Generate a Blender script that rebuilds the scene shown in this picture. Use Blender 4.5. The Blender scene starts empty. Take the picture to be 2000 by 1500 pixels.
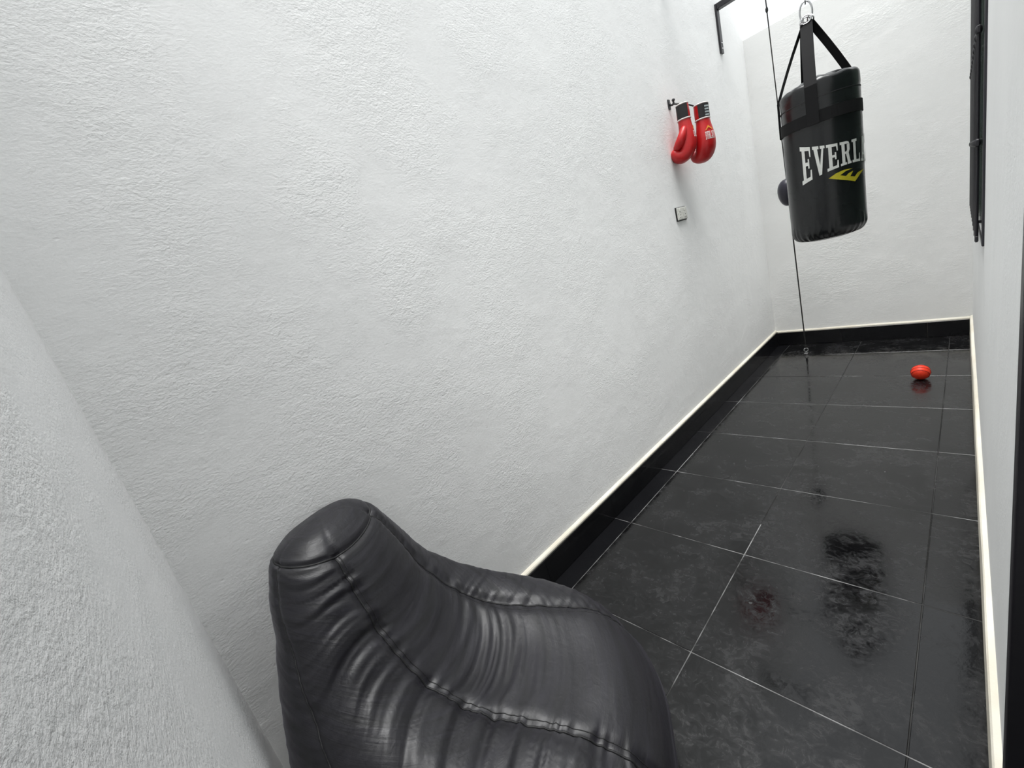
import bpy, bmesh, math, random
from mathutils import Vector, Matrix, noise

random.seed(7)
D = bpy.data
scn = bpy.context.scene
col = scn.collection

# ------------------------------------------------------------------ camera
CAM_H = 1.525
yaw, pitch, roll, FPX = 0.86527, 0.25011, -0.27557, 815.4
cy_, sy_ = math.cos(yaw), math.sin(yaw)
cp_, sp_ = math.cos(pitch), math.sin(pitch)
fwd = Vector((-sy_ * cp_, cy_ * cp_, -sp_))
rt = Vector((cy_, sy_, 0))
up = rt.cross(fwd)
cr, sr = math.cos(roll), math.sin(roll)
r2 = cr * rt + sr * up
u2 = -sr * rt + cr * up
cam_d = D.cameras.new('camera')
cam_d.sensor_fit = 'HORIZONTAL'
cam_d.sensor_width = 36
cam_d.lens = FPX / 2000 * 36
cam_d.clip_start = 0.01
cam = D.objects.new('camera', cam_d)
M = Matrix((r2, u2, -fwd)).transposed().to_4x4()
M.translation = Vector((0, 0, CAM_H))
cam.matrix_world = M
col.objects.link(cam)
scn.camera = cam

# ------------------------------------------------------------------ overcast sky + exposure
w = D.worlds.new('overcast_sky')
scn.world = w
w.use_nodes = True
bg = w.node_tree.nodes['Background']
bg.inputs[0].default_value = (0.94, 0.975, 1.0, 1)
bg.inputs[1].default_value = 1.8
sun_d = D.lights.new('veiled_sun', 'SUN')
sun_d.energy = 13
sun_d.angle = math.radians(46)
sun_d.color = (1, 1, .985)
sun = D.objects.new('veiled_sun', sun_d)
sun.rotation_euler = Vector((-.035, .085, -.98)).to_track_quat('-Z', 'Y').to_euler()
col.objects.link(sun)
vs = scn.view_settings
vs.view_transform = 'Standard'
vs.look = 'None'
vs.gamma = 1
vs.exposure = -.66
vs.use_curve_mapping = False


# ------------------------------------------------------------------ material helpers
class Mat:
    def __init__(s, name, base=(.5, .5, .5), rough=.5, metal=0., spec=.5):
        s.m = D.materials.new(name)
        s.m.use_nodes = True
        s.t = s.m.node_tree
        s.b = s.t.nodes['Principled BSDF']
        s.b.inputs['Base Color'].default_value = (*base, 1)
        s.b.inputs['Roughness'].default_value = rough
        s.b.inputs['Metallic'].default_value = metal
        s.b.inputs['Specular IOR Level'].default_value = spec

    def n(s, typ, **kw):
        nd = s.t.nodes.new(typ)
        for k, v in kw.items():
            if k.startswith('i_'):
                nd.inputs[k[2:].replace('_', ' ')].default_value = v
            else:
                setattr(nd, k, v)
        return nd

    def l(s, a, b):
        s.t.links.new(a, b)

    def pos(s, rnd=False):
        g = s.n('ShaderNodeNewGeometry')
        if not rnd:
            return g.outputs['Position']
        oi = s.n('ShaderNodeObjectInfo')
        mul = s.n('ShaderNodeMath', operation='MULTIPLY')
        mul.inputs[1].default_value = 37.0
        s.l(oi.outputs['Random'], mul.inputs[0])
        ad = s.n('ShaderNodeVectorMath', operation='ADD')
        s.l(g.outputs['Position'], ad.inputs[0])
        s.l(mul.outputs[0], ad.inputs[1])
        return ad.outputs[0]

    def noise(s, vec, scale, detail=4, rough=.55, dist=0.):
        nz = s.n('ShaderNodeTexNoise')
        nz.inputs['Scale'].default_value = scale
        nz.inputs['Detail'].default_value = detail
        nz.inputs['Roughness'].default_value = rough
        nz.inputs['Distortion'].default_value = dist
        s.l(vec, nz.inputs['Vector'])
        return nz.outputs['Fac']

    def stretch(s, vec, sc):
        mp = s.n('ShaderNodeMapping')
        mp.inputs['Scale'].default_value = sc
        s.l(vec, mp.inputs['Vector'])
        return mp.outputs[0]

    def rng(s, v, a, b, c, d):
        mr = s.n('ShaderNodeMapRange')
        for i, x in enumerate((a, b, c, d)):
            mr.inputs[i + 1].default_value = x
        s.l(v, mr.inputs[0])
        return mr.outputs[0]

    def math(s, op, a, b):
        m = s.n('ShaderNodeMath', operation=op)
        for i, x in enumerate((a, b)):
            if isinstance(x, (int, float)):
                m.inputs[i].default_value = x
            else:
                s.l(x, m.inputs[i])
        return m.outputs[0]

    def mix(s, fac, a, b):
        m = s.n('ShaderNodeMix', data_type='RGBA')
        s.l(fac, m.inputs[0])
        for i, x in ((6, a), (7, b)):
            if isinstance(x, tuple):
                m.inputs[i].default_value = (*x, 1)
            else:
                s.l(x, m.inputs[i])
        return m.outputs[2]

    def bump(s, h, strength, dist, prev=None):
        b = s.n('ShaderNodeBump')
        b.inputs['Strength'].default_value = strength
        b.inputs['Distance'].default_value = dist
        s.l(h, b.inputs['Height'])
        if prev is not None:
            s.l(prev, b.inputs['Normal'])
        return b.outputs[0]

    def color(s, sock):
        s.l(sock, s.b.inputs['Base Color'])

    def rough(s, sock):
        s.l(sock, s.b.inputs['Roughness'])

    def normal(s, sock):
        s.l(sock, s.b.inputs['Normal'])


def plaster(name, base, fine=1., coarse=1., patch=0.):
    m = Mat(name, base, .62, 0, .35)
    p = m.pos()
    pd = m.stretch(p, (1., 1., 1.5))
    n1 = m.noise(pd, 95, 5, .62)
    n2 = m.noise(pd, 26, 4, .6, .6)
    mask = m.rng(m.noise(p, 3.2, 3, .5), .38, .62, .25, 1.)
    fine_h = m.math('MULTIPLY', n1, mask)
    nb = m.bump(fine_h, .48 * fine, .0052)
    nb = m.bump(m.math('MULTIPLY', n2, mask), .32 * fine, .007, nb)
    n3 = m.noise(p, 4.5, 3, .5, .4)
    nb = m.bump(n3, .16 * coarse, .02, nb)
    # trowel pits
    v = m.n('ShaderNodeTexVoronoi')
    v.inputs['Scale'].default_value = 11
    m.l(pd, v.inputs['Vector'])
    pit = m.rng(v.outputs['Distance'], .0, .075, 0., 1.)
    nb = m.bump(pit, .22, .003, nb)
    if patch:
        pm = m.rng(m.noise(p, 1.6, 3, .55), .50, .66, 0., 1.)
        pn = m.noise(m.stretch(p, (1, 1, 2.2)), 16, 3, .6, 1.2)
        nb = m.bump(m.math('MULTIPLY', pn, pm), patch, .03, nb)
    m.normal(nb)
    c = m.noise(p, 1.1, 4, .55, .3)
    b2 = tuple(x * .955 for x in base)
    m.color(m.mix(m.rng(c, .35, .68, 0., 1.), base, b2))
    return m.m


M_WALL = plaster('white_plaster', (.89, .895, .89))
M_BACK = plaster('white_plaster_back', (.89, .89, .875), .6, 1.0, .16)
M_RIGHT = plaster('white_paint_right', (.88, .89, .885), .4, .6)
M_NEAR = plaster('white_plaster_near', (.89, .89, .89), 1.15, 1.2)
m = Mat('cream_mortar', (.78, .745, .66), .7, 0, .3)
p = m.pos()
m.color(m.mix(m.rng(m.noise(p, 5, 3, .6), .35, .7, 0, 1), (.70, .67, .585), (.62, .575, .48)))
m.normal(m.bump(m.noise(p, 45, 3, .6), .3, .004))
M_CREAM = m.m


def tile_material():
    m = Mat('black_floor_tile', (.02, .02, .021), .25, 0, .52)
    p = m.pos(True)
    pw = m.pos()
    a = m.noise(pw, 3.4, 6, .66, 1.1)
    b = m.noise(p, 24, 7, .74, 1.6)
    c = m.noise(m.stretch(p, (14, 70, 30)), 1.0, 4, .6, .6)
    f = m.math('ADD', m.math('MULTIPLY', a, .50), m.math('MULTIPLY', b, .50))
    scuff = m.rng(f, .45, .59, 0., 1.)
    film = m.math('MULTIPLY', scuff, m.rng(c, .3, .7, .55, 1.))
    m.color(m.mix(film, (.0025, .0025, .0028), (.0145, .0145, .0155)))
    m.rough(m.rng(film, 0, 1, .09, .40))
    nb = m.bump(m.noise(p, 60, 3, .55), .06, .002)
    nb = m.bump(m.noise(p, 6, 2, .5), .12, .004, nb)
    m.normal(nb)
    return m.m


M_TILE = tile_material()
m = Mat('black_glazed_skirting', (.006, .006, .007), .16, 0, .45)
p = m.pos(True)
m.rough(m.rng(m.noise(p, 9, 4, .6, .5), .35, .7, .1, .26))
m.normal(m.bump(m.noise(p, 12, 2, .5), .08, .003))
M_SKIRT = m.m
m = Mat('grey_grout', (.2, .2, .2), .8, 0, .3)
p = m.pos()
m.color(m.mix(m.rng(m.noise(p, 2.6, 3, .6, .4), .40, .6, 0, 1), (.010, .010, .010), (.045, .045, .045)))
M_GROUT = m.m
m = Mat('pale_grout_residue', (.2, .2, .2), .8, 0, .3)
p = m.pos()
m.color(m.mix(m.rng(m.noise(p, 3.4, 4, .65, .4), .42, .62, 0, 1), (.03, .03, .03), (.27, .27, .27)))
M_GROUT_PALE = m.m


def nylon():
    m = Mat('black_nylon', (.024, .0235, .027), .42, 0, .55)
    tc = m.n('ShaderNodeUVMap')
    tc.uv_map = 'UVMap'
    uv = m.stretch(tc.outputs[0], (9., 62., 1.))
    streak = m.noise(uv, 1.0, 4, .6, .5)
    p = m.pos()
    m.color(m.mix(m.rng(streak, .3, .7, 0, 1), (.0045, .0044, .0058), (.0140, .0130, .0185)))
    m.rough(m.rng(streak, .3, .7, .52, .42))
    nb = m.bump(streak, .22, .005)
    nb = m.bump(m.noise(p, 38, 3, .55, .5), .25, .004, nb)
    m.normal(nb)
    m.b.inputs['Sheen Weight'].default_value = .05
    m.b.inputs['Sheen Roughness'].default_value = .35
    m.b.inputs['Sheen Tint'].default_value = (.75, .72, .9, 1)
    return m.m


M_NYLON = nylon()
m = Mat('black_seam_thread', (.008, .008, .009), .6)
m.normal(m.bump(m.noise(m.pos(), 220, 2), .5, .002))
M_SEAM = m.m
m = Mat('black_vinyl', (.0055, .0062, .007), .27, 0, .5)
p = m.pos()
m.rough(m.rng(m.noise(p, 5, 2, .5), .3, .7, .24, .30))
m.normal(m.bump(m.noise(p, 16, 2, .5, .2), .06, .006))
M_VINYL = m.m
m = Mat('black_webbing', (.0055, .0055, .006), .8, 0, .2)
wv = m.n('ShaderNodeTexWave')
wv.inputs['Scale'].default_value = 160
wv.bands_direction = 'Z'
m.l(m.pos(), wv.inputs['Vector'])
m.normal(m.bump(wv.outputs['Fac'], .3, .001))
M_WEB = m.m


def simple(name, base, rough=.5, metal=0., spec=.5, nz=0., nsc=30):
    m = Mat(name, base, rough, metal, spec)
    p = m.pos()
    f = m.noise(p, nsc, 3, .55)
    m.color(m.mix(m.rng(f, .3, .7, 0, 1), base, tuple(x * .86 for x in base)))
    if nz:
        m.normal(m.bump(f, nz, .003))
    return m.m


M_PRINT = simple('white_print', (.66, .67, .64), .4)
M_YELLOW = simple('yellow_print', (.50, .43, .02), .4)
M_STEEL = simple('bright_steel', (.55, .55, .56), .28, 1.)
M_BLACKSTEEL = simple('black_painted_steel', (.014, .013, .017), .42, 0, .5, .1)
M_FRAME = simple('dark_window_frame', (.02, .018, .025), .4)
M_CORD = simple('black_elastic_cord', (.012, .012, .012), .7)
M_RED = simple('red_glove_leather', (.50, .010, .012), .38, 0, .5, .25, 40)
M_GWHITE = simple('white_glove_trim', (.78, .74, .72), .5)
M_GBLACK = simple('black_glove_fabric', (.014, .012, .013), .7)
M_GGREY = simple('grey_label_print', (.42, .47, .48), .5)
M_GOLD = simple('gold_glove_print', (.72, .28, .03), .4)
M_PLASTIC = simple('white_plastic', (.74, .74, .69), .35)
M_DARK = simple('dark_gap', (.012, .012, .012), .8)
M_BALL = simple('orange_red_rubber', (.80, .042, .012), .5, 0, .4, .3, 120)
M_BALLGROOVE = simple('dark_red_groove', (.42, .015, .006), .6)
M_SPEED = simple('black_purple_leather', (.014, .013, .024), .3, 0, .5, .15)
M_INT = simple('interior_paint', (.30, .29, .28), .7)
m = Mat('green_tinted_glass', (.10, .16, .13), .06, 0, .6)
m.color(m.mix(m.rng(m.noise(m.pos(), 2., 2), .3, .7, 0, 1), (.09, .14, .115), (.13, .19, .155)))
M_GLASS = m.m


# ------------------------------------------------------------------ geometry helpers
def link(name, me, mat, parent=None, smooth=False):
    if mat is not None and not me.materials:
        me.materials.append(mat)
    if smooth:
        me.shade_smooth()
    o = D.objects.new(name, me)
    col.objects.link(o)
    o.parent = parent
    return o


def mesh(name, vs_, fs):
    me = D.meshes.new(name)
    me.from_pydata([tuple(v) for v in vs_], [], fs)
    me.update()
    return me


def from_bm(name, bm):
    bmesh.ops.recalc_face_normals(bm, faces=bm.faces)
    me = D.meshes.new(name)
    bm.to_mesh(me)
    bm.free()
    return me


def add_box(bm, a, b, bevel=0., seg=1):
    a, b = Vector(a), Vector(b)
    r = bmesh.ops.create_cube(bm, size=1)
    c = (a + b) / 2
    s = b - a
    for v in r['verts']:
        v.co = Vector((v.co.x * s.x, v.co.y * s.y, v.co.z * s.z)) + c
    if bevel:
        es = list({e for v in r['verts'] for e in v.link_edges})
        bmesh.ops.bevel(bm, geom=es, offset=bevel, segments=seg, affect='EDGES', profile=.5)


def box_mesh(name, a, b, bevel=0., seg=1):
    bm = bmesh.new()
    add_box(bm, a, b, bevel, seg)
    return from_bm(name, bm)


def tube_mesh(name, pts, rad, n=10, closed=False, flat=None):
    """tube along pts; rad number or list; flat=(axis vector, ratio) squashes to a ribbon"""
    pts = [Vector(p) for p in pts]
    N = len(pts)
    if not isinstance(rad, (list, tuple)):
        rad = [rad] * N
    vs_, fs = [], []
    prev = None
    for i, p in enumerate(pts):
        if closed:
            t = (pts[(i + 1) % N] - pts[i - 1]).normalized()
        else:
            t = (pts[min(i + 1, N - 1)] - pts[max(i - 1, 0)]).normalized()
        if prev is None:
            ref = Vector((0, 0, 1)) if abs(t.z) < .9 else Vector((1, 0, 0))
            a = t.cross(ref).normalized()
        else:
            a = (prev - t * prev.dot(t)).normalized()
        prev = a
        b = t.cross(a)
        for k in range(n):
            th = 2 * math.pi * k / n
            vs_.append(p + (a * math.cos(th) + b * math.sin(th)) * rad[i])
    rings = N if closed else N - 1
    for i in range(rings):
        j = (i + 1) % N
        for k in range(n):
            k2 = (k + 1) % n
            fs.append((i * n + k, i * n + k2, j * n + k2, j * n + k))
    if not closed:
        fs.append(tuple(range(n))[::-1])
        fs.append(tuple((N - 1) * n + k for k in range(n)))
    return mesh(name, vs_, fs)


def ribbon_mesh(name, pts, side, width, thick):
    """flat strap: pts centreline, side = list of unit width vectors"""
    vs_, fs = [], []
    N = len(pts)
    for i in range(N):
        p = Vector(pts[i])
        t = (Vector(pts[min(i + 1, N - 1)]) - Vector(pts[max(i - 1, 0)])).normalized()
        s = Vector(side[i] if isinstance(side, list) else side)
        s = (s - t * s.dot(t)).normalized()
        nn = t.cross(s)
        for a, b in ((-1, -1), (1, -1), (1, 1), (-1, 1)):
            vs_.append(p + s * (a * width / 2) + nn * (b * thick / 2))
    for i in range(N - 1):
        for k in range(4):
            k2 = (k + 1) % 4
            fs.append((i * 4 + k, i * 4 + k2, (i + 1) * 4 + k2, (i + 1) * 4 + k))
    fs += [(3, 2, 1, 0), tuple((N - 1) * 4 + k for k in range(4))]
    return mesh(name, vs_, fs)


def loft_mesh(name, rings, cap=True):
    n = len(rings[0])
    vs_ = [v for r in rings for v in r]
    fs = []
    for i in range(len(rings) - 1):
        for k in range(n):
            k2 = (k + 1) % n
            fs.append((i * n + k, i * n + k2, (i + 1) * n + k2, (i + 1) * n + k))
    if cap:
        fs.append(tuple(range(n))[::-1])
        fs.append(tuple((len(rings) - 1) * n + k for k in range(n)))
    return mesh(name, vs_, fs)


def empty(name, loc=(0, 0, 0), rz=0.):
    o = D.objects.new(name, None)
    o.empty_display_size = .05
    o.location = loc
    o.rotation_euler = (0, 0, rz)
    col.objects.link(o)
    return o


def tag(o, label=None, cat=None, group=None, kind=None):
    if label:
        o['label'] = label
    if cat:
        o['category'] = cat
    if group:
        o['group'] = group
    if kind:
        o['kind'] = kind
    return o


def cr_interp(P, t):
    """Catmull-Rom through list of tuples P, t in [0, len-1]"""
    n = len(P)
    i = min(int(t), n - 2)
    f = t - i
    p1, p2 = P[i], P[i + 1]
    p0 = P[i - 1] if i > 0 else tuple(2 * a - b for a, b in zip(p1, p2))
    p3 = P[i + 2] if i + 2 < n else tuple(2 * b - a for a, b in zip(p1, p2))
    return tuple(.5 * (2 * b + (c - a) * f + (2 * a - 5 * b + 4 * c - d) * f * f + (-a + 3 * b - 3 * c + d) * f ** 3)
                 for a, b, c, d in zip(p0, p1, p2, p3))


# ------------------------------------------------------------------ the courtyard
XL = -1.441          # face of left wall
YB = 5.114           # face of back wall
YN = -0.105          # face of the wall beside the camera
H_SIDE = 4.1
H_RIGHT = 4.3
H_NEAR = 4.1
H_BACK = 2.985
YD = .985            # door frame edge in right wall


def xr(y):           # face of right wall, a touch out of parallel
    return .023 + (YB - y) * .0088


o = link('wall_left', box_mesh('wall_left', (XL - .2, YN - .2, -.05), (XL, YB, H_SIDE)), M_WALL)
tag(o, kind='structure', label='long white plastered courtyard wall behind the bean bag')
o = link('wall_back', box_mesh('wall_back', (XL - .2, YB, -.05), (.30, YB + .18, H_BACK)), M_BACK)
tag(o, kind='structure', label='lower white end wall with open sky above it')
o = link('wall_near', box_mesh('wall_near', (XL, YN - .2, -.05), (xr(YN) + .2, YN, H_NEAR)), M_NEAR)
tag(o, kind='structure', label='rough white plastered wall at the left edge of the photo')

# right wall, with window and door openings
WY0, WY1, WZ0, WZ1 = 2.72, 4.55, 1.10, 2.75
DZ = 2.12


def right_piece(bm, y0, y1, z0, z1):
    v = []
    for z in (z0, z1):
        for (x, y) in ((xr(y0), y0), (xr(y1), y1), (xr(y1) + .2, y1), (xr(y0) + .2, y0)):
            v.append(bm.verts.new((x, y, z)))
    for f in ((0, 1, 2, 3), (7, 6, 5, 4), (0, 4, 5, 1), (1, 5, 6, 2), (2, 6, 7, 3), (3, 7, 4, 0)):
        bm.faces.new([v[i] for i in f])


bm = bmesh.new()
right_piece(bm, YD, WY0, -.05, H_RIGHT)
right_piece(bm, WY0, WY1, -.05, WZ0)
right_piece(bm, WY0, WY1, WZ1, H_RIGHT)
right_piece(bm, WY1, YB, -.05, H_RIGHT)
right_piece(bm, YN, YD, DZ, H_RIGHT)
o = link('wall_right', from_bm('wall_right', bm), M_RIGHT)
tag(o, kind='structure', label='narrow sliver of white house wall at the right edge')

# room behind the doorway (only its darkness is seen)
bm = bmesh.new()
add_box(bm, (1.75, -1.1, 0), (1.85, 1.9, 2.45))
add_box(bm, (.27, -1.2, 0), (1.85, -1.1, 2.45))
add_box(bm, (.27, 1.9, 0), (1.85, 2.0, 2.45))
tag(link('wall_interior', from_bm('wall_interior', bm), M_INT), kind='structure')
tag(link('ceiling', box_mesh('ceiling', (.262, -1.2, 2.45), (1.85, 2.0, 2.55)), M_INT), kind='structure')

# floor: grout bed with one object per tile
fl = link('floor', box_mesh('floor', (XL, YN, -.05), (1.85, YB, -.0022)), M_GROUT)
tag(fl, kind='structure', label='glossy wet black tiled courtyard floor')
GAP = .0032
XB, X1, X2 = -1.312, -.708, -.108
rows = [YN, .50, 1.10, 1.70, 2.30, 2.90, 3.50, 4.10, 4.70, YB]
tile_cache = {}


def tile(x0, x1, y0, y1, parent, name='tile', mat=M_TILE):
    k = (round(x1 - x0, 3), round(y1 - y0, 3), name)
    if k not in tile_cache:
        hx, hy = (x1 - x0 - GAP) / 2, (y1 - y0 - GAP) / 2
        tile_cache[k] = box_mesh(name, (-hx, -hy, -.009), (hx, hy, 0), .0012)
        tile_cache[k].materials.append(mat)
    o = D.objects.new(name, tile_cache[k])
    col.objects.link(o)
    o.parent = parent
    o.location = ((x0 + x1) / 2, (y0 + y1) / 2, random.uniform(-.0005, .0004))
    o.rotation_euler = (random.uniform(-.0012, .0012), random.uniform(-.0012, .0012), 0)
    return o


for i in range(len(rows) - 1):
    y0, y1 = rows[i], rows[i + 1]
    tile(XL + .010, XB, y0, y1, fl, 'border_tile', M_SKIRT)
    tile(XB, X1, y0, y1, fl)
    tile(X1, X2, y0, y1, fl)
    tile(X2, .028 if y0 > 3 else .046, y0, y1, fl)

# pale residue standing in some of the joints
gh = GAP / 2 + .0002


def grout_line(a, b):
    link('grout_line', box_mesh('grout_line', a, b), M_GROUT_PALE, fl)


for y in rows[1:7]:
    grout_line((XB, y - gh, -.0025), (.035, y + gh, -.0008))
    grout_line((XL + .012, y - gh, -.0025), (XB - .004, y + gh, -.0009))
grout_line((X1 - gh, YN + .01, -.0025), (X1 + gh, 1.95, -.0007))
grout_line((XB - gh, YN + .01, -.0025), (XB + gh, 4.0, -.0010))

# a few dried paint flecks
for (x, y, r) in ((-.60, 1.43, .007), (-.86, .93, .003), (-.35, 1.18, .006), (-.30, 2.62, .004), (-.95, 2.02, .005), (-.82, .87, .0025)):
    vs_ = [(x + r * random.uniform(.6, 1.1) * math.cos(t), y + r * random.uniform(.6, 1.1) * math.sin(t), .0004) for t in [k * math.pi / 5 for k in range(10)]]
    link('paint_fleck', mesh('paint_fleck', vs_ + [(x, y, .0011)], [(k, (k + 1) % 10, 10) for k in range(10)]), M_GROUT_PALE, fl)

# skirting: mortar ledge plus one glazed tile per piece
SK_H = .150


def ledge_mesh(name, along, a, b, face, th, z0, z1, sgn):
    """bar along axis with a sloped top; face = wall coordinate, sgn = direction into the yard"""
    prof = [(0, z0), (th, z0), (th, z1 - .006), (th * .75, z1), (0, z1 + .006)]
    vs_, fs = [], []
    nseg = 24
    for i in range(nseg + 1):
        s = a + (b - a) * i / nseg
        for (d, z) in prof:
            wob = .0025 * noise.noise(Vector((s * 3.1, d * 50, z * 9))) if z > z0 else 0
            f = face(s) if callable(face) else face
            q = (f + sgn * (d + (wob if d > 0 else 0)), s, z + wob) if along == 'y' else (s, f + sgn * (d + (wob if d > 0 else 0)), z + wob)
            vs_.append(q)
    n = len(prof)
    for i in range(nseg):
        for k in range(n):
            k2 = (k + 1) % n
            fs.append((i * n + k, i * n + k2, (i + 1) * n + k2, (i + 1) * n + k))
    fs += [tuple(range(n)), tuple(nseg * n + k for k in range(n))[::-1]]
    bm = bmesh.new()
    me = mesh(name, vs_, fs)
    bm.from_mesh(me)
    D.meshes.remove(me)
    return from_bm(name, bm)


bl = link('baseboard_left', ledge_mesh('baseboard_left', 'y', YN, YB, XL, .017, 0, SK_H + .013, 1), M_CREAM)
tag(bl, kind='structure', label='black tile skirting with cream mortar edge along the long wall')
bb = link('baseboard_back', ledge_mesh('baseboard_back', 'x', XL + .017, xr(YB) - .006, YB, .016, 0, SK_H + .004, -1), M_CREAM)
tag(bb, kind='structure', label='black tile skirting with cream mortar edge along the end wall')
br = link('baseboard_right', ledge_mesh('baseboard_right', 'y', YD + .002, YB - .02, xr, .016, 0, .17, -1), M_CREAM)
tag(br, kind='structure', label='bare cream mortar band at the foot of the right wall')
for i in range(len(rows) - 1):
    me = box_mesh('skirting_tile', (XL + .0165, rows[i] + .0006, .0015), (XL + .025, rows[i + 1] - .0006, SK_H), .0012)
    link('skirting_tile', me, M_SKIRT, bl)
xs = [XL + .026, -.854, -.247, xr(YB) - .016]
for i in range(3):
    me = box_mesh('skirting_tile', (xs[i] + .0006, YB - .0245, .0015), (xs[i + 1] - .0006, YB - .0155, SK_H - .010), .0012)
    link('skirting_tile', me, M_SKIRT, bb)

# ------------------------------------------------------------------ door frame at the right edge
dr = empty('door_1', (xr(.5), .5, 0))
tag(dr, kind='structure', label='black steel door frame at the right edge of the photo')


def dpart(name, a, b, mat=M_BLACKSTEEL, bev=.004, parent=dr):
    o = link(name, box_mesh(name, a, b, bev, 2), mat, parent)
    o.matrix_parent_inverse = Matrix.Translation((-xr(.5), -.5, 0))
    return o


XF = xr(YD) - .006
dpart('jamb', (XF, YD - .055, 0), (xr(YD) + .205, YD, DZ))
dpart('jamb', (xr(YN) + .004, YN, 0), (xr(YN) + .205, YN + .03, DZ))
dpart('head', (XF + .01, YN + .03, DZ - .055), (xr(YD) + .205, YD - .055, DZ))
dpart('door_stop', (xr(YD) + .10, YD - .075, 0), (xr(YD) + .13, YD - .055, DZ - .055))

# ------------------------------------------------------------------ window in the right wall
win = empty('window_1', (xr(3.6), 3.6, 0), .0088)
tag(win, kind='structure', label='dark framed window with protruding grille on the right wall')
YC = 3.6
hw0, hw1 = WY0 - YC, WY1 - YC


def wpart(name, a, b, mat, bev=.003, parent=win):
    return link(name, box_mesh(name, a, b, bev), mat, parent)


for (a, b) in (((-.008, hw0, WZ0), (.05, hw0 + .045, WZ1)), ((-.008, hw1 - .045, WZ0), (.05, hw1, WZ1)),
               ((-.008, hw0 + .045, WZ0), (.05, hw1 - .045, WZ0 + .045)), ((-.008, hw0 + .045, WZ1 - .045), (.05, hw1 - .045, WZ1)),
               ((-.008, -.02, WZ0 + .045), (.05, .025, WZ1 - .045))):
    wpart('frame_bar', a, b, M_FRAME)
wpart('pane', (-.007, hw0 + .045, WZ0 + .045), (-.001, -.02, WZ1 - .045), M_GLASS, .0005)
wpart('pane', (-.007, .025, WZ0 + .045), (-.001, hw1 - .045, WZ1 - .045), M_GLASS, .0005)
gr = empty('grille')
gr.parent = win
gx = -.022
for z in (WZ0 + .03, WZ0 + .42, WZ0 + .83, WZ1 - .33, WZ1 - .03):
    link('grille_rail', box_mesh('grille_rail', (gx - .004, hw0 + .03, z - .012), (gx + .004, hw1 - .03, z + .012), .001), M_BLACKSTEEL, gr)
for k in range(10):
    y = hw0 + .05 + (hw1 - hw0 - .10) * k / 9
    link('grille_bar', tube_mesh('grille_bar', [(gx, y, WZ0 + .02), (gx, y, WZ1 - .02)], .006, 8), M_BLACKSTEEL, gr)
    for z in (WZ0 + .42, WZ0 + .83):
        bm = bmesh.new()
        bmesh.ops.create_icosphere(bm, subdivisions=2, radius=.014)
        for v in bm.verts:
            v.co = Vector((gx + v.co.x * .8, y + v.co.y, z + v.co.z * 1.3))
        link('grille_knot', from_bm('grille_knot', bm), M_BLACKSTEEL, gr, True)
for y in (hw0 + .06, hw1 - .06):
    for z in (WZ0 + .1, WZ1 - .1):
        link('grille_foot', box_mesh('grille_foot', (gx, y - .006, z - .006), (.0, y + .006, z + .006)), M_BLACKSTEEL, gr)

# ------------------------------------------------------------------ punching bag
BX, BY, BR = -.622, 3.5, .197
BZ0, BZ1 = 1.205, 2.105
bag = empty('punching_bag', (BX, BY, BZ0))
tag(bag, 'black vinyl punching bag with white EVERLAST lettering hanging from four straps', 'punching bag')
AZ0 = math.atan2(-BY, -BX)       # azimuth that faces the photographer


def bag_pt(az_deg, z, off=0.):
    """az from the camera-facing line, positive to the right; z world height -> local"""
    a = AZ0 + math.radians(az_deg)
    r = BR + off + bag_prof(z) - BR
    return Vector((math.cos(a) * r, math.sin(a) * r, z - BZ0))


def bag_prof(z):
    h = z - BZ0
    H = BZ1 - BZ0
    r = BR * (.985 + .02 * math.sin(math.pi * min(max(h / H, 0), 1)))
    if h < .06:
        r -= .055 * (1 - math.sqrt(max(0, 1 - ((.06 - h) / .06) ** 2)))
    if h > H - .03:
        r -= .03 * (1 - math.sqrt(max(0, 1 - ((h - (H - .03)) / .03) ** 2)))
    return r


NA = 160
zs = [BZ0 + .06 * (1 - math.cos(math.pi / 2 * k / 12)) for k in range(12)]
zs += [BZ0 + .06 + (BZ1 - BZ0 - .09) * k / 50 for k in range(51)]
zs += [BZ1 - .03 + .03 * math.sin(math.pi / 2 * k / 8) for k in range(1, 9)]
rings = []
for z in zs:
    ring = []
    h = z - BZ0
    for k in range(NA):
        a = 2 * math.pi * k / NA
        r = bag_prof(z)
        low = max(0, 1 - h / .15) ** 1.5
        top = max(0, 1 - (BZ1 - z) / .16)
        n1 = noise.noise(Vector((math.cos(a) * 9, math.sin(a) * 9, h * 5)))
        n2 = noise.noise(Vector((math.cos(a) * 2.2, math.sin(a) * 2.2, h * 9 + 4)))
        n3 = noise.noise(Vector((math.cos(a) * 1.5, math.sin(a) * 1.5, h * 3 + 9)))
        r += low * (.0055 * (abs(n1) * 2 - .6) + .003 * math.sin(a * 34 + 3 * n2)) + top * (.008 * n2) + .003 * n3
        zz = h + top * top * .014 * noise.noise(Vector((math.cos(a) * 2.4, math.sin(a) * 2.4, 7)))
        if abs(z - 2.005) < .008:
            r -= .002
        ring.append(Vector((math.cos(a) * r, math.sin(a) * r, zz)))
    rings.append(ring)
# recessed top, slightly domed bottom
for f, dz in ((.8, .012), (.5, .022), (.2, .026)):
    rings.append([Vector((v.x * f, v.y * f, v.z + dz + .006 * noise.noise(v * 9))) for v in rings[len(zs) - 1]])
bot = [[Vector((v.x * f, v.y * f, v.z - dz)) for v in rings[0]] for f, dz in ((.25, .014), (.6, .011), (.9, .004))]
link('body', loft_mesh('body', bot + rings), M_VINYL, bag, True)


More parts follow.
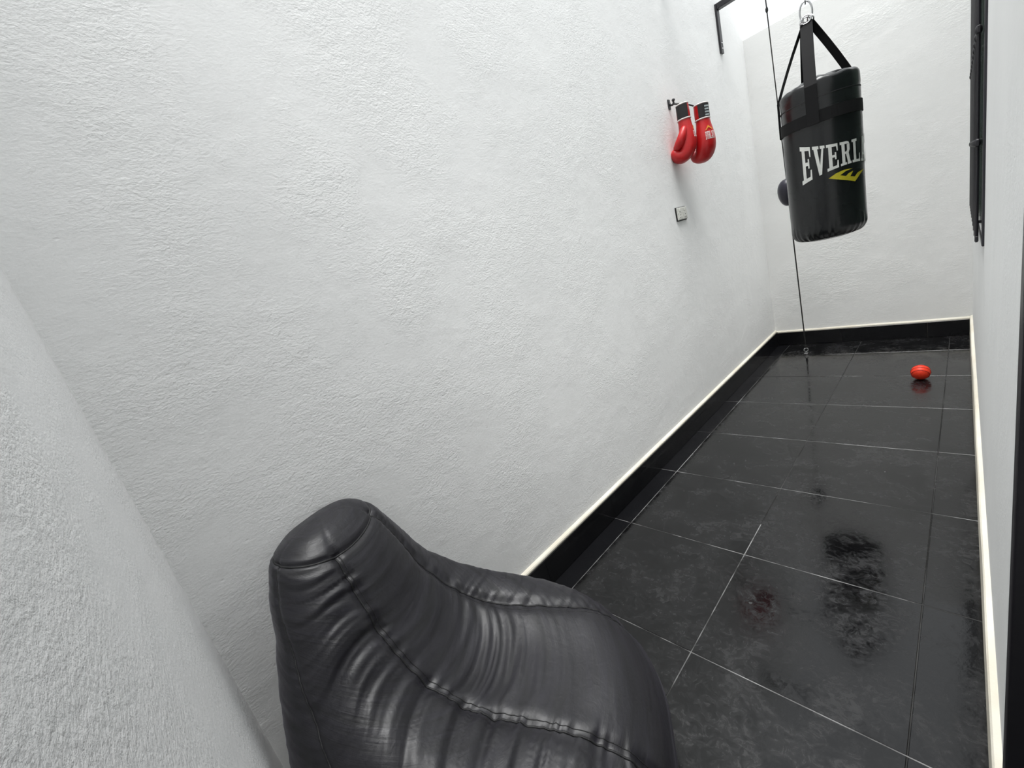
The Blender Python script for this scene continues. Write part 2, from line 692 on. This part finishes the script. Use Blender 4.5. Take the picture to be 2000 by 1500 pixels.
def cyl_band(name, z0, z1, off, th, mat, n=96):
    rings = []
    for (z, o_) in ((z0, off - th), (z0, off), (z1, off), (z1, off - th)):
        rings.append([bag_pt(360 * k / n, z, o_) for k in range(n)])
    rings.append(rings[0])
    return link(name, loft_mesh(name, rings, False), mat, bag)


cyl_band('belt', 1.872, 1.936, .0065, .008, M_WEB)
cyl_band('hem_seam', 2.003, 2.008, .003, .004, M_SEAM)
RING_Z = 2.475
for k, az in enumerate((-9, 122, 196, 264)):
    a = AZ0 + math.radians(az)
    side = Vector((-math.sin(a), math.cos(a), 0))
    outp = Vector((math.cos(a), math.sin(a), 0))
    pts = [bag_pt(az, z, .0105) for z in (1.87, 1.90, 1.94, 1.99, 2.04, 2.075)]
    top = Vector((-.028, 0, RING_Z - .035 - BZ0)) + outp * .018
    last = pts[-1]
    for f in (.04, .1, .25, .45, .65, .85, 1.):
        q = last.lerp(top, f)
        q += outp * (.006 * math.sin(f * math.pi))
        pts.append(q)
    link('strap', ribbon_mesh('strap', pts, side, .060, .0035), M_WEB, bag)
    # steel D ring at strap top
    c = top + Vector((0, 0, .012)) + outp * .004
    e1, e2 = side, (Vector((0, 0, 1)) + outp * -.25).normalized()
    link('d_ring', tube_mesh('d_ring', [c + e1 * (.027 * math.cos(t)) + e2 * (.022 * math.sin(t))
                                        for t in [2 * math.pi * i / 20 for i in range(20)]], .0035, 8, True), M_STEEL, bag)
c = Vector((-.028, 0, RING_Z + .02 - BZ0))
e1 = Vector((math.sin(AZ0) * .8, -math.cos(AZ0) * .8, .1)).normalized()
link('carabiner', tube_mesh('carabiner', [c + e1 * (.030 * math.cos(t)) + Vector((0, 0, .055 * math.sin(t)))
                                           for t in [2 * math.pi * i / 28 for i in range(28)]], .0048, 8, True), M_STEEL, bag)
zl = RING_Z + .085 - BZ0
k = 0
while zl < 3.13 - BZ0:
    e = e1 if k % 2 else Vector((e1.y, -e1.x, 0)).normalized()
    link('chain_link', tube_mesh('chain_link', [Vector((-.028, 0, zl)) + e * (.013 * math.cos(t)) + Vector((0, 0, .026 * math.sin(t)))
                                                for t in [2 * math.pi * i / 16 for i in range(16)]], .0035, 6, True), M_STEEL, bag)
    zl += .042
    k += 1

# lettering, as thin print shapes wrapped round the bag
ST = (.16, .42)   # stem
GLYPH = {
    'E': [[(.0, .0), (.95, .0), (.95, .11), (.0, .11)], [(.0, .89), (.93, .89), (.93, 1), (.0, 1)],
          [(.16, .11), (.44, .11), (.44, .89), (.16, .89)], [(.44, .46), (.66, .46), (.66, .56), (.44, .56)],
          [(.66, .37), (.78, .37), (.78, .65), (.66, .65)], [(.80, .11), (.95, .11), (.95, .31), (.84, .31)],
          [(.80, .89), (.93, .89), (.93, .70), (.84, .70)]],
    'V': [[(.0, .90), (.52, .90), (.52, 1), (.0, 1)], [(.62, .90), (1., .90), (1., 1), (.62, 1)],
          [(.10, .90), (.40, .90), (.66, .0), (.44, .0)], [(.74, .90), (.90, .90), (.66, .0), (.54, .26)]],
    'R': [[(.0, .89), (.60, .89), (.60, 1), (.0, 1)], [(.0, .0), (.54, .0), (.54, .10), (.0, .10)],
          [(.14, .10), (.41, .10), (.41, .89), (.14, .89)], [(.60, .89), (.60, 1), (.80, .97), (.88, .86)],
          [(.62, .86), (.88, .86), (.88, .62), (.62, .62)], [(.88, .62), (.62, .62), (.55, .57), (.76, .50)],
          [(.41, .46), (.76, .50), (.60, .57), (.41, .56)], [(.50, .48), (.76, .50), (.90, .10), (.64, .10)],
          [(.62, .0), (1., .0), (1., .10), (.62, .10)]],
    'L': [[(.0, .89), (.58, .89), (.58, 1), (.0, 1)], [(.0, .0), (.95, .0), (.95, .11), (.0, .11)],
          [(.15, .11), (.43, .11), (.43, .89), (.15, .89)], [(.80, .11), (.95, .11), (.95, .36), (.85, .36)]],
    'A': [[(.0, .0), (.40, .0), (.40, .10), (.0, .10)], [(.54, .0), (1., .0), (1., .10), (.54, .10)],
          [(.12, .10), (.26, .10), (.46, .90), (.36, 1)], [(.60, .10), (.88, .10), (.62, 1), (.36, 1)],
          [(.26, .26), (.66, .26), (.64, .36), (.28, .36)]],
    'S': [[(.08, .66), (.34, .66), (.34, .90), (.08, .84)], [(.08, .84), (.34, .90), (.76, .90), (.70, 1.)],
          [(.08, .84), (.70, 1.), (.30, 1.), (.16, .96)], [(.78, .68), (.92, .68), (.92, 1), (.80, .96)],
          [(.08, .66), (.34, .66), (.90, .44), (.64, .36)], [(.64, .36), (.90, .44), (.90, .18), (.64, .12)],
          [(.24, .10), (.64, .12), (.90, .18), (.70, .0)], [(.24, .10), (.70, .0), (.30, .0), (.20, .05)],
          [(.06, .0), (.20, .04), (.20, .34), (.06, .34)]],
    'T': [[(.0, .89), (1., .89), (1., 1), (.0, 1)], [(.36, .10), (.64, .10), (.64, .89), (.36, .89)],
          [(.22, .0), (.78, .0), (.78, .10), (.22, .10)], [(.0, .66), (.10, .66), (.14, .89), (.0, .89)],
          [(.90, .66), (1., .66), (1., .89), (.86, .89)]],
}


def glyph_verts(word, place, n=5):
    """place(u, v): u = letter position along the word, v in 0..1"""
    vs_, fs = [], []
    for li, ch in enumerate(word):
        for q in GLYPH[ch]:
            b = len(vs_)
            for i in range(n + 1):
                for j in range(n + 1):
                    s, t = i / n, j / n
                    u = (1 - s) * (1 - t) * q[0][0] + s * (1 - t) * q[1][0] + s * t * q[2][0] + (1 - s) * t * q[3][0]
                    v = (1 - s) * (1 - t) * q[0][1] + s * (1 - t) * q[1][1] + s * t * q[2][1] + (1 - s) * t * q[3][1]
                    vs_.append(place(li + u * .90 + .05, v))
            for i in range(n):
                for j in range(n):
                    k = b + i * (n + 1) + j
                    fs.append((k, k + n + 1, k + n + 2, k + 1))
    return vs_, fs


def bag_text(u, v):
    az = -33 + u * 18.6
    e = ((u - 4) / 4) ** 2
    zt = 1.727 + .052 * e
    zb = 1.603 - .048 * e
    return bag_pt(az, zb + (zt - zb) * v, .0042)


def solid_print(name, vs_, fs, mat, parent, th=.0):
    me = mesh(name, vs_, fs)
    return link(name, me, mat, parent, True)


v_, f_ = glyph_verts('EVERLAST', bag_text)
tag(solid_print('lettering', v_, f_, M_PRINT, bag), 'white slab-serif EVERLAST lettering')
emb = [(5.7, 1.553), (16.0, 1.57), (27.2, 1.577), (41.5, 1.573), (29.9, 1.567), (21.8, 1.553), (30.2, 1.54), (34.2, 1.551),
       (42.6, 1.559), (37.0, 1.532), (44.6, 1.524), (50.8, 1.542), (68.1, 1.554), (56.2, 1.53), (45.0, 1.497), (23.4, 1.526)]
bm = bmesh.new()
bm.faces.new([bm.verts.new((a / 100, z, 0)) for a, z in emb])
bmesh.ops.triangulate(bm, faces=bm.faces)
bmesh.ops.subdivide_edges(bm, edges=bm.edges, cuts=5, use_grid_fill=True)
for v in bm.verts:
    v.co = bag_pt(v.co.x * 100, v.co.y, .0042)
tag(link('emblem', from_bm('emblem', bm), M_YELLOW, bag), 'yellow chevron emblem')

# wall arm that carries the bag, above the frame
arm = empty('bag_bracket', (XL, BY, 3.15))
tag(arm, 'black steel wall arm that holds the punching bag chain', 'bracket')
link('wall_plate', box_mesh('wall_plate', (0, -.05, -.02), (.008, .05, .15), .002), M_BLACKSTEEL, arm)
link('arm', box_mesh('arm', (.008, -.022, -.01), (BX - XL + .06, .022, .034), .003), M_BLACKSTEEL, arm)
link('brace', tube_mesh('brace', [(.006, 0, .13), (.30, 0, .03)], .014, 8), M_BLACKSTEEL, arm)

# ------------------------------------------------------------------ double-end ball, its wall bracket and floor eye
HX, HY = -1.094, 4.768
AY, AZ = 4.50, 3.14
bk = empty('wall_bracket', (XL, AY, 2.80))
tag(bk, 'black steel angle bracket high on the left wall near the open sky', 'bracket')
link('wall_plate', box_mesh('wall_plate', (0, -.028, 0), (.016, .028, AZ + .022 - 2.80), .002), M_BLACKSTEEL, bk)
link('arm', box_mesh('arm', (.016, -.028, AZ - 2.80 - .020), (.46, .028, AZ - 2.80 + .022), .003), M_BLACKSTEEL, bk)
for z in (.035, .075):
    bm = bmesh.new()
    bmesh.ops.create_cone(bm, segments=10, radius1=.007, radius2=.005, depth=.006, cap_ends=True,
                          matrix=Matrix.Translation((.019, 0, z)) @ Matrix.Rotation(math.pi / 2, 4, 'Y'))
    link('screw', from_bm('screw', bm), M_STEEL, bk)
top = Vector((-1.085, AY, AZ - .02))
hook = Vector((HX, HY, .050))


def cord_at(z):
    f = (z - hook.z) / (top.z - hook.z)
    return hook.lerp(top, f)


bc = cord_at(1.55)
deb = empty('double_end_ball', bc)
tag(deb, 'dark double-end punch ball on a taut cord, half hidden behind the punching bag', 'punch ball')
sv, sfs = [], []
rings = []
for i in range(1, 20):
    a = math.pi * i / 20
    z = -.115 * math.cos(a)
    r = .078 * math.sin(a) ** .85 * (1.0 + .12 * math.cos(a) * -1)
    rings.append([Vector((r * (1 - .02 * abs(math.sin(3 * t))) * math.cos(t), r * (1 - .02 * abs(math.sin(3 * t))) * math.sin(t), z))
                  for t in [2 * math.pi * k / 36 for k in range(36)]])
link('ball', loft_mesh('ball', rings), M_SPEED, deb, True)
link('cord', tube_mesh('cord', [cord_at(1.66) - bc, top - bc], .0042, 8), M_CORD, deb)
link('cord', tube_mesh('cord', [hook - bc, cord_at(1.44) - bc], .0055, 8), M_CORD, deb)
for z in (2.93, .075):
    q = cord_at(z) - bc
    link('knot', tube_mesh('knot', [q + Vector((0, 0, -.02)), q + Vector((0, 0, -.007)), q + Vector((0, 0, .007)), q + Vector((0, 0, .02))],
                           [.005, .010, .010, .005], 8), M_CORD, deb)
eye = empty('floor_eye_bolt', (HX, HY, 0))
tag(eye, 'small steel eye bolt in the floor at the lower end of the cord', 'eye bolt')
link('plate', box_mesh('plate', (-.016, -.016, 0), (.016, .016, .005), .001), M_STEEL, eye)
link('shank', tube_mesh('shank', [(0, 0, .004), (0, 0, .022)], .006, 10), M_STEEL, eye)
link('eye', tube_mesh('eye', [Vector((.017 * math.cos(t), .006 * math.cos(t), .037 + .017 * math.sin(t)))
                              for t in [2 * math.pi * k / 24 for k in range(24)]], .0045, 8, True), M_STEEL, eye)

# ------------------------------------------------------------------ double wall socket
so = empty('wall_socket', (XL, 3.25, 1.606))
tag(so, 'white double wall socket below the red boxing gloves', 'socket')


def spart(name, a, b, mat, bev=.0, parent=so):
    return link(name, box_mesh(name, a, b, bev, 2 if bev else 1), mat, parent)


spart('back_box', (0, -.082, -.050), (.006, .080, .047), M_DARK, .001)
fp = spart('face_plate', (.006, -.074, -.043), (.016, .080, .043), M_PLASTIC, .003)
for y in (-.038, .038):
    spart('socket_face', (.016, y - .030, -.036), (.0185, y + .030, .010), M_PLASTIC, .001)
    spart('switch', (.016, y - .011, .016), (.021, y + .011, .034), M_PLASTIC, .0015)
    for (dy, dz) in ((0, -.008), (-.011, -.027), (.011, -.027)):
        spart('pin_hole', (.0182, y + dy - .004, dz - .003), (.0190, y + dy + .004, dz + .003), M_DARK)
spart('screw', (.016, -.070, -.003), (.0172, -.064, .003), M_DARK)

# ------------------------------------------------------------------ boxing gloves on their hook
hk = empty('wall_hook', (XL, 3.335, 2.345))
tag(hk, 'small black hook on the white wall holding the red boxing gloves', 'hook')
link('hook_plate', box_mesh('hook_plate', (0, -.016, -.035), (.008, .016, .03), .003, 2), M_BLACKSTEEL, hk)
link('hook_arm', tube_mesh('hook_arm', [(.006, 0, .002), (.018, 0, -.012), (.028, 0, -.014), (.036, 0, -.004), (.037, 0, .010)],
                           [.007, .007, .007, .007, .006], 10), M_BLACKSTEEL, hk)
bm = bmesh.new()
bmesh.ops.create_icosphere(bm, subdivisions=2, radius=.011, matrix=Matrix.Translation((.037, 0, .013)))
link('hook_knob', from_bm('hook_knob', bm), M_BLACKSTEEL, hk, True)


def sect(c, a, b, ra, rb, n=28, e=.85):
    out = []
    for k in range(n):
        t = 2 * math.pi * k / n
        ct, st = math.cos(t), math.sin(t)
        out.append(c + a * (ra * math.copysign(abs(ct) ** e, ct)) + b * (rb * math.copysign(abs(st) ** e, st)))
    return out


def glove(loc, rz, label, mirror, tilt):
    """local frame: hangs along -Z, palm faces -Y, thumb on +X*mirror"""
    g = empty('boxing_glove', loc, rz)
    g.rotation_euler = (tilt[0], tilt[1], rz)
    tag(g, label, 'boxing glove', 'red boxing gloves on the hook')
    X, Y, Z = Vector((1, 0, 0)), Vector((0, 1, 0)), Vector((0, 0, 1))
    # body: wrist to knuckles, then curling forward to the palm side (-Y)
    st = [((0, 0, -.085), 0, .043, .040), ((0, .002, -.13), 0, .050, .043), ((0, .004, -.18), 0, .058, .050),
          ((0, .004, -.225), 4, .063, .056), ((0, -.004, -.268), 18, .066, .058), ((0, -.022, -.302), 48, .066, .052),
          ((0, -.052, -.318), 85, .064, .046), ((0, -.083, -.306), 125, .060, .040), ((0, -.094, -.280), 160, .052, .030),
          ((0, -.090, -.262), 178, .036, .016)]
    P = [(*c, a, ra, rb) for c, a, ra, rb in st]
    rings = []
    for i in range(46):
        c0, c1, c2, an, ra, rb = cr_interp(P, i / 45 * (len(P) - 1))
        b = Vector((0, math.cos(math.radians(an)), math.sin(math.radians(an)) * -1))
        rings.append(sect(Vector((c0, c1, c2)), X, b, ra, rb))
    link('body', loft_mesh('body', rings), M_RED, g, True)
    # thumb
    P = [(.035, -.010, -.150, .022), (.052, -.024, -.180, .026), (.060, -.042, -.215, .029), (.052, -.062, -.245, .028), (.030, -.078, -.262, .022), (.018, -.084, -.266, .008)]
    pts, rad = [], []
    for i in range(21):
        x, y, z, r = cr_interp(P, i / 20 * 5)
        pts.append(Vector((x * mirror, y, z)))
        rad.append(r)
    link('thumb', tube_mesh('thumb', pts, rad, 18), M_RED, g, True)
    # cuff
    P = [(-.10, .0445, .041), (-.085, .0475, .043), (-.04, .048, .042), (.0, .047, .040)]
    rings = []
    for i in range(13):
        z, ra, rb = cr_interp(P, i / 4)
        rings.append(sect(Vector((0, 0, z)), X, Y, ra, rb))
    for f, dz in ((.86, .001), (.80, -.03)):
        rings.append(sect(Vector((0, 0, dz)), X, Y, .047 * f, .040 * f))
    cuff = link('cuff', loft_mesh('cuff', rings), M_RED, g, True)
    for z, ra, rb in ((.001, .0455, .0385), (-.093, .047, .0425)):
        link('white_trim', tube_mesh('white_trim', sect(Vector((0, 0, z)), X, Y, ra, rb, 36), .0045, 8, True), M_GWHITE, cuff, True)

    # black cuff band over part of the wrist, with its label
    def arc(name, t0, t1, z0, z1, off, mat, parent, n=14):
        vs_, fs = [], []
        for i in range(n + 1):
            t = math.radians(t0 + (t1 - t0) * i / n)
            ct, s_ = math.cos(t), math.sin(t)
            for z in (z0, z1):
                vs_.append((math.copysign(abs(ct) ** .85, ct) * (.0478 + off), math.copysign(abs(s_) ** .85, s_) * (.0425 + off), z))
        for i in range(n):
            fs.append((2 * i, 2 * i + 2, 2 * i + 3, 2 * i + 1))
        return link(name, mesh(name, vs_, fs), mat, parent)
    return g, arc, cuff


def glove_print(g, t_c, span, z0, z1, face, word):
    """lettering and chevron on the back or side of the hand; face(t, z) -> point"""
    v_, f_ = glyph_verts(word, lambda u, v: face(t_c - span / 2 + span * u / len(word), z0 + (z1 - z0) * v), 2)
    link('lettering', mesh('lettering', v_, f_), M_GWHITE, g)
    t0, t1 = t_c - span * .42, t_c + span * .42
    zc = z1 + .010
    q = [(t0, zc), (t_c, zc + .030), (t1, zc), (t1 - span * .12, zc), (t_c, zc + .016), (t0 + span * .12, zc)]
    bm = bmesh.new()
    bm.faces.new([bm.verts.new((a / 1000, z, 0)) for a, z in q])
    bmesh.ops.triangulate(bm, faces=bm.faces)
    bmesh.ops.subdivide_edges(bm, edges=bm.edges, cuts=2, use_grid_fill=True)
    for v in bm.verts:
        v.co = face(v.co.x * 1000, v.co.y)
    link('emblem', from_bm('emblem', bm), M_GOLD, g)


def hand_face(t, z):
    """point just proud of the glove body at angle t (deg from +X) and height z"""
    P = [(-.085, .043, .040, 0), (-.13, .050, .043, .002), (-.18, .058, .050, .004), (-.225, .063, .056, .004), (-.268, .066, .058, -.004)]
    i = 0
    while i < len(P) - 2 and z < P[i + 1][0]:
        i += 1
    f = (z - P[i][0]) / (P[i + 1][0] - P[i][0])
    ra, rb, yc = [P[i][j] + (P[i + 1][j] - P[i][j]) * f for j in (1, 2, 3)]
    a = math.radians(t)
    ct, s_ = math.cos(a), math.sin(a)
    return Vector((math.copysign(abs(ct) ** .85, ct) * (ra + .003), yc + math.copysign(abs(s_) ** .85, s_) * (rb + .003), z))


# nearer the hook: seen from its thumb side, palm towards the corner of the photographer
g1, arc, cuff = glove((-1.348, 3.325, 2.300), math.radians(-62), 'red boxing glove nearest the hook, seen side-on with curled fist', 1, (.0, .0))
arc('cuff_band', -75, 35, -.088, -.004, .0015, M_GBLACK, cuff)
glove_print(g1, 62, 46, -.225, -.185, hand_face, 'EVERLAST')
g2, arc, cuff = glove((-1.262, 3.418, 2.268), math.radians(-115), 'red boxing glove with grey printed cuff label, farther from the hook', -1, (.0, .0))
arc('cuff_band', 20, 130, -.088, -.004, .0015, M_GBLACK, cuff)
for k in range(4):
    z = -.018 - k * .018
    arc('label_print', 78, 118 - 6 * (k % 2), z - .010, z, .0024, M_GGREY, cuff)
glove_print(g2, 82, 60, -.235, -.185, hand_face, 'EVERLAST')
for g, tgt in ((g1, Vector((XL + .030, 3.335, 2.335))), (g2, Vector((XL + .034, 3.335, 2.335)))):
    a = Vector(g.location) + Vector((0, 0, -.02))
    inv = (Matrix.Translation(g.location) @ Matrix.Rotation(g.rotation_euler.z, 4, 'Z')).inverted()
    mid = (a + tgt) / 2 + Vector((0, .0, .012))
    link('hanging_loop', tube_mesh('hanging_loop', [inv @ a, inv @ mid, inv @ tgt], .005, 8), M_GBLACK, g)

# ------------------------------------------------------------------ small red ball
rb_ = empty('rubber_ball', (-.236, 4.03, 0))
tag(rb_, 'small orange-red rubber ball lying on the wet black floor', 'ball')
BRD = .054
bm = bmesh.new()
bmesh.ops.create_uvsphere(bm, u_segments=40, v_segments=24, radius=BRD)
bmesh.ops.translate(bm, verts=bm.verts, vec=(0, 0, BRD))
link('ball', from_bm('ball', bm), M_BALL, rb_, True)
R = Matrix.Rotation(.5, 3, 'X') @ Matrix.Rotation(.9, 3, 'Y')
for k in range(3):
    off = (-.024, 0, .024)[k]
    rr = math.sqrt(BRD ** 2 - off ** 2)
    link('groove', tube_mesh('groove', [Vector((0, 0, BRD)) + R @ Vector((rr * math.cos(t), off, rr * math.sin(t)))
                                        for t in [2 * math.pi * i / 40 for i in range(40)]], .0022, 6, True), M_BALLGROOVE, rb_, True)

# ------------------------------------------------------------------ bean bag lounger
CX, CY = -.945, .425
FA = math.radians(36)
BF = Vector((math.cos(FA), math.sin(FA), 0))
BLt = Vector((-math.sin(FA), math.cos(FA), 0))
bean = empty('bean_bag', (CX, CY, 0))
tag(bean, 'large black nylon bean bag lounger with stitched seams in the corner', 'bean bag')
#        uF    zF    uB    zB    uS   zS    lat   w0
STN = [(.34, .000, -.42, .000, .00, .000, .34, .00),
       (.43, .050, -.53, .050, .00, .050, .43, .00),
       (.475, .17, -.60, .200, .00, .180, .475, .00),
       (.450, .29, -.60, .36, -.02, .310, .46, .00),
       (.360, .37, -.60, .480, -.08, .42, .42, .01),
       (.200, .405, -.595, .58, -.17, .52, .365, .02),
       (.030, .425, -.59, .67, -.25, .61, .31, .035),
       (-.10, .500, -.585, .75, -.31, .69, .27, .05),
       (-.19, .640, -.58, .82, -.36, .78, .235, .065),
       (-.25, .780, -.57, .875, -.40, .86, .205, .08),
       (-.30, .890, -.555, .93, -.42, .93, .17, .09),
       (-.35, .958, -.53, .960, -.43, .970, .115, .095),
       (-.415, .985, -.455, .983, -.435, .985, .02, .10)]
NT, NTH = 250, 400
SEAM_F, SEAM_B = 37., 110.     # seam angles from the front
QU, QZ = .26, .86              # fan centre of the folds


def bean_pt(t, th):
    uF, zF, uB, zB, uS, zS, lat, w0 = cr_interp(STN, t)
    if th < 0:                    # the near seam swings towards the front over the seat
        f = min(1., max(0., (8. - t) / 4.))
        a0 = SEAM_F - 15. * f * f * (3 - 2 * f)
        th = -(-th * a0 / SEAM_F if -th < SEAM_F else a0 + (-th - SEAM_F) * (180 - a0) / (180 - SEAM_F))
    a = math.radians(th)
    c, s = math.cos(a), math.sin(a)
    pe = .92
    C_ = math.copysign(abs(c) ** pe, c)
    S_ = math.copysign(abs(s) ** pe, s)
    uM, zM = (uF + uB) / 2, (zF + zB) / 2
    hu, hz = (uF - uB) / 2, (zF - zB) / 2
    k = S_ * S_
    u = uM + C_ * hu + k * (uS - uM)
    z = zM + C_ * hz + k * (zS - zM)
    return u, S_ * lat + w0, z


def bean_disp(t, th, u, w_, z):
    psi = math.atan2(z - QZ, u - QU)
    rq = math.hypot(u - QU, z - QZ)
    front = max(0., 1 - (abs(th) / SEAM_F) ** 4) if abs(th) < SEAM_F else 0.
    crook = math.exp(-((t - 6.0) / .85) ** 2)
    low = 1 - math.exp(-(t / 1.2) ** 2)
    sd = math.copysign(1, th)
    # side folds fan out from the crook
    ang = psi + .10 * noise.noise(Vector((w_ * 5, rq * 5, sd * 3)))
    n1 = noise.noise(Vector((ang * 10.5, rq * 1.9 + sd * 7, 1.7)))
    n2 = noise.noise(Vector((ang * 23., rq * 3.2 + sd * 5, 8.1)))
    n5 = noise.noise(Vector((ang * 44., rq * 6. + sd * 3, w_ * 6)))
    fold = (1 - abs(n1) * 2.4) * .58 + (1 - abs(n2) * 2.4) * .36 + (1 - abs(n5) * 2.4) * .13
    side = 1 - front
    bk = max(0., min(1., (abs(th) - SEAM_B) / 8 + .5))
    near_seam = math.exp(-((abs(th) - SEAM_F) / 26.) ** 2)
    seat = math.exp(-((t - 4.0) / 1.0) ** 2)
    amp_side = (.45 if th > 0 else 1.) * side * (1 - .45 * bk) * (.0072 + .0080 * near_seam * math.exp(-((t - 5.5) / 2.6) ** 2))
    # folds across the crook of the seat
    n3 = noise.noise(Vector((t * 2.4 + .35 * noise.noise(Vector((w_ * 4, t, 2))), w_ * 1.6, 4.4)))
    n4 = noise.noise(Vector((t * 7.5, w_ * 2.0, 9.4)))
    ff = (1 - abs(n3) * 2.2) * .7 + (1 - abs(n4) * 2.2) * .3
    amp_front = front * (.0026 + .017 * crook) * (1 - .7 * seat * (1 - crook))
    d = low * (amp_side * fold + amp_front * ff)
    # soft large lumps
    d += low * .010 * noise.noise(Vector((u * 5, w_ * 5, z * 5 + 3)))
    # seams pull in
    for s0, dep, wd in ((SEAM_F, .011, 5.), (SEAM_B, .006, 4.)):
        d -= dep * low * math.exp(-((abs(th) - s0) / wd) ** 2)
    # gathers right at the seam
    g_ = math.exp(-((abs(th) - SEAM_F) / 9.) ** 2)
    d += low * g_ * .0028 * noise.noise(Vector((t * 9, sd, 3.3)))
    # tip seam ring
    d -= .008 * math.exp(-((t - 10.15) / .10) ** 2)
    if t > 10.15:
        d *= max(.15, 1 - (t - 10.15) * 2.2)
    fade = min(1., max(0., (12 - t) / 1.2))
    return d * fade


def bean_world(u, w_, z):
    return BF * u + BLt * w_ + Vector((0, 0, z))


base_grid = []
for i in range(NT + 1):
    t = 12 * i / NT
    row = []
    for j in range(NTH):
        th = -180 + 360 * j / NTH
        u, w_, z = bean_pt(t, th)
        row.append((u, w_, z, t, th))
    base_grid.append(row)
pos = [[Vector(q[:3]) for q in row] for row in base_grid]
grid = []
for i in range(NT + 1):
    row = []
    for j in range(NTH):
        u, w_, z, t, th = base_grid[i][j]
        du = pos[i][(j + 1) % NTH] - pos[i][j - 1]
        dt = pos[min(i + 1, NT)][j] - pos[max(i - 1, 0)][j]
        n = du.cross(dt)
        n = n.normalized() if n.length > 1e-9 else Vector((0, 0, 1))
        d = bean_disp(t, th, u, w_, z)
        q = Vector((u, w_, z)) + n * d
        p3 = bean_world(*q)
        p3.z = max(p3.z, 0.0)
        # stay clear of the walls
        p3.x = max(p3.x, XL + .030 - CX)
        p3.y = max(p3.y, YN + .012 - CY)
        row.append(p3)
    grid.append(row)


def idx(th):
    return int(round((th + 180) / 360 * NTH)) % NTH


def panel(name, th0, th1, t0, t1):
    j0, j1 = idx(th0), idx(th1)
    n = (j1 - j0) % NTH or NTH
    i0, i1 = round(t0 / 12 * NT), round(t1 / 12 * NT)
    vs_, fs, uvs = [], [], []
    for i in range(i0, i1 + 1):
        for j in range(n + 1):
            vs_.append(grid[i][(j0 + j) % NTH])
            uvs.append((((j0 + j) / NTH), i / NT))
    for i in range(i1 - i0):
        for j in range(n):
            k = i * (n + 1) + j
            fs.append((k, k + 1, k + n + 2, k + n + 1))
    me = mesh(name, vs_, fs)
    uvl = me.uv_layers.new(name='UVMap')
    for lp in me.loops:
        uvl.data[lp.index].uv = uvs[lp.vertex_index]
    return link(name, me, M_NYLON, bean, True)


TT = 10.15
panel('seat_panel', -SEAM_F, SEAM_F, 0, TT)
panel('side_panel', -SEAM_B, -SEAM_F, 0, TT)
panel('side_panel', SEAM_F, SEAM_B, 0, TT)
panel('back_panel', SEAM_B, -SEAM_B, 0, TT)
tp = panel('top_panel', -180, 180, TT, 12)
bm = bmesh.new()
bm.from_mesh(tp.data)
bmesh.ops.remove_doubles(bm, verts=bm.verts, dist=1e-5)
bmesh.ops.holes_fill(bm, edges=[e for e in bm.edges if e.is_boundary and max(v.co.z for v in e.verts) > .97], sides=0)
bm.to_mesh(tp.data)
bm.free()
tp.data.shade_smooth()
link('base_panel', mesh('base_panel', [grid[0][j] for j in range(NTH)], [tuple(range(NTH))[::-1]]), M_NYLON, bean)
for th in (-SEAM_F, SEAM_F, -SEAM_B, SEAM_B):
    rad = .0032 if abs(th) == SEAM_F else .0022
    pts = [grid[i][idx(th)] for i in range(6, round(TT / 12 * NT), 1)]
    link('seam', tube_mesh('seam', pts, rad, 6), M_SEAM, bean, True)
    if abs(th) == SEAM_F:
        pts = [grid[i][idx(th) + (-4 if th > 0 else 4)] for i in range(6, round(TT / 12 * NT))]
        link('stitch_line', tube_mesh('stitch_line', pts, .0012, 5), M_SEAM, bean, True)
i = round(TT / 12 * NT)
link('top_seam', tube_mesh('top_seam', [grid[i][j] for j in range(0, NTH, 4)], .0035, 6, True), M_SEAM, bean, True)
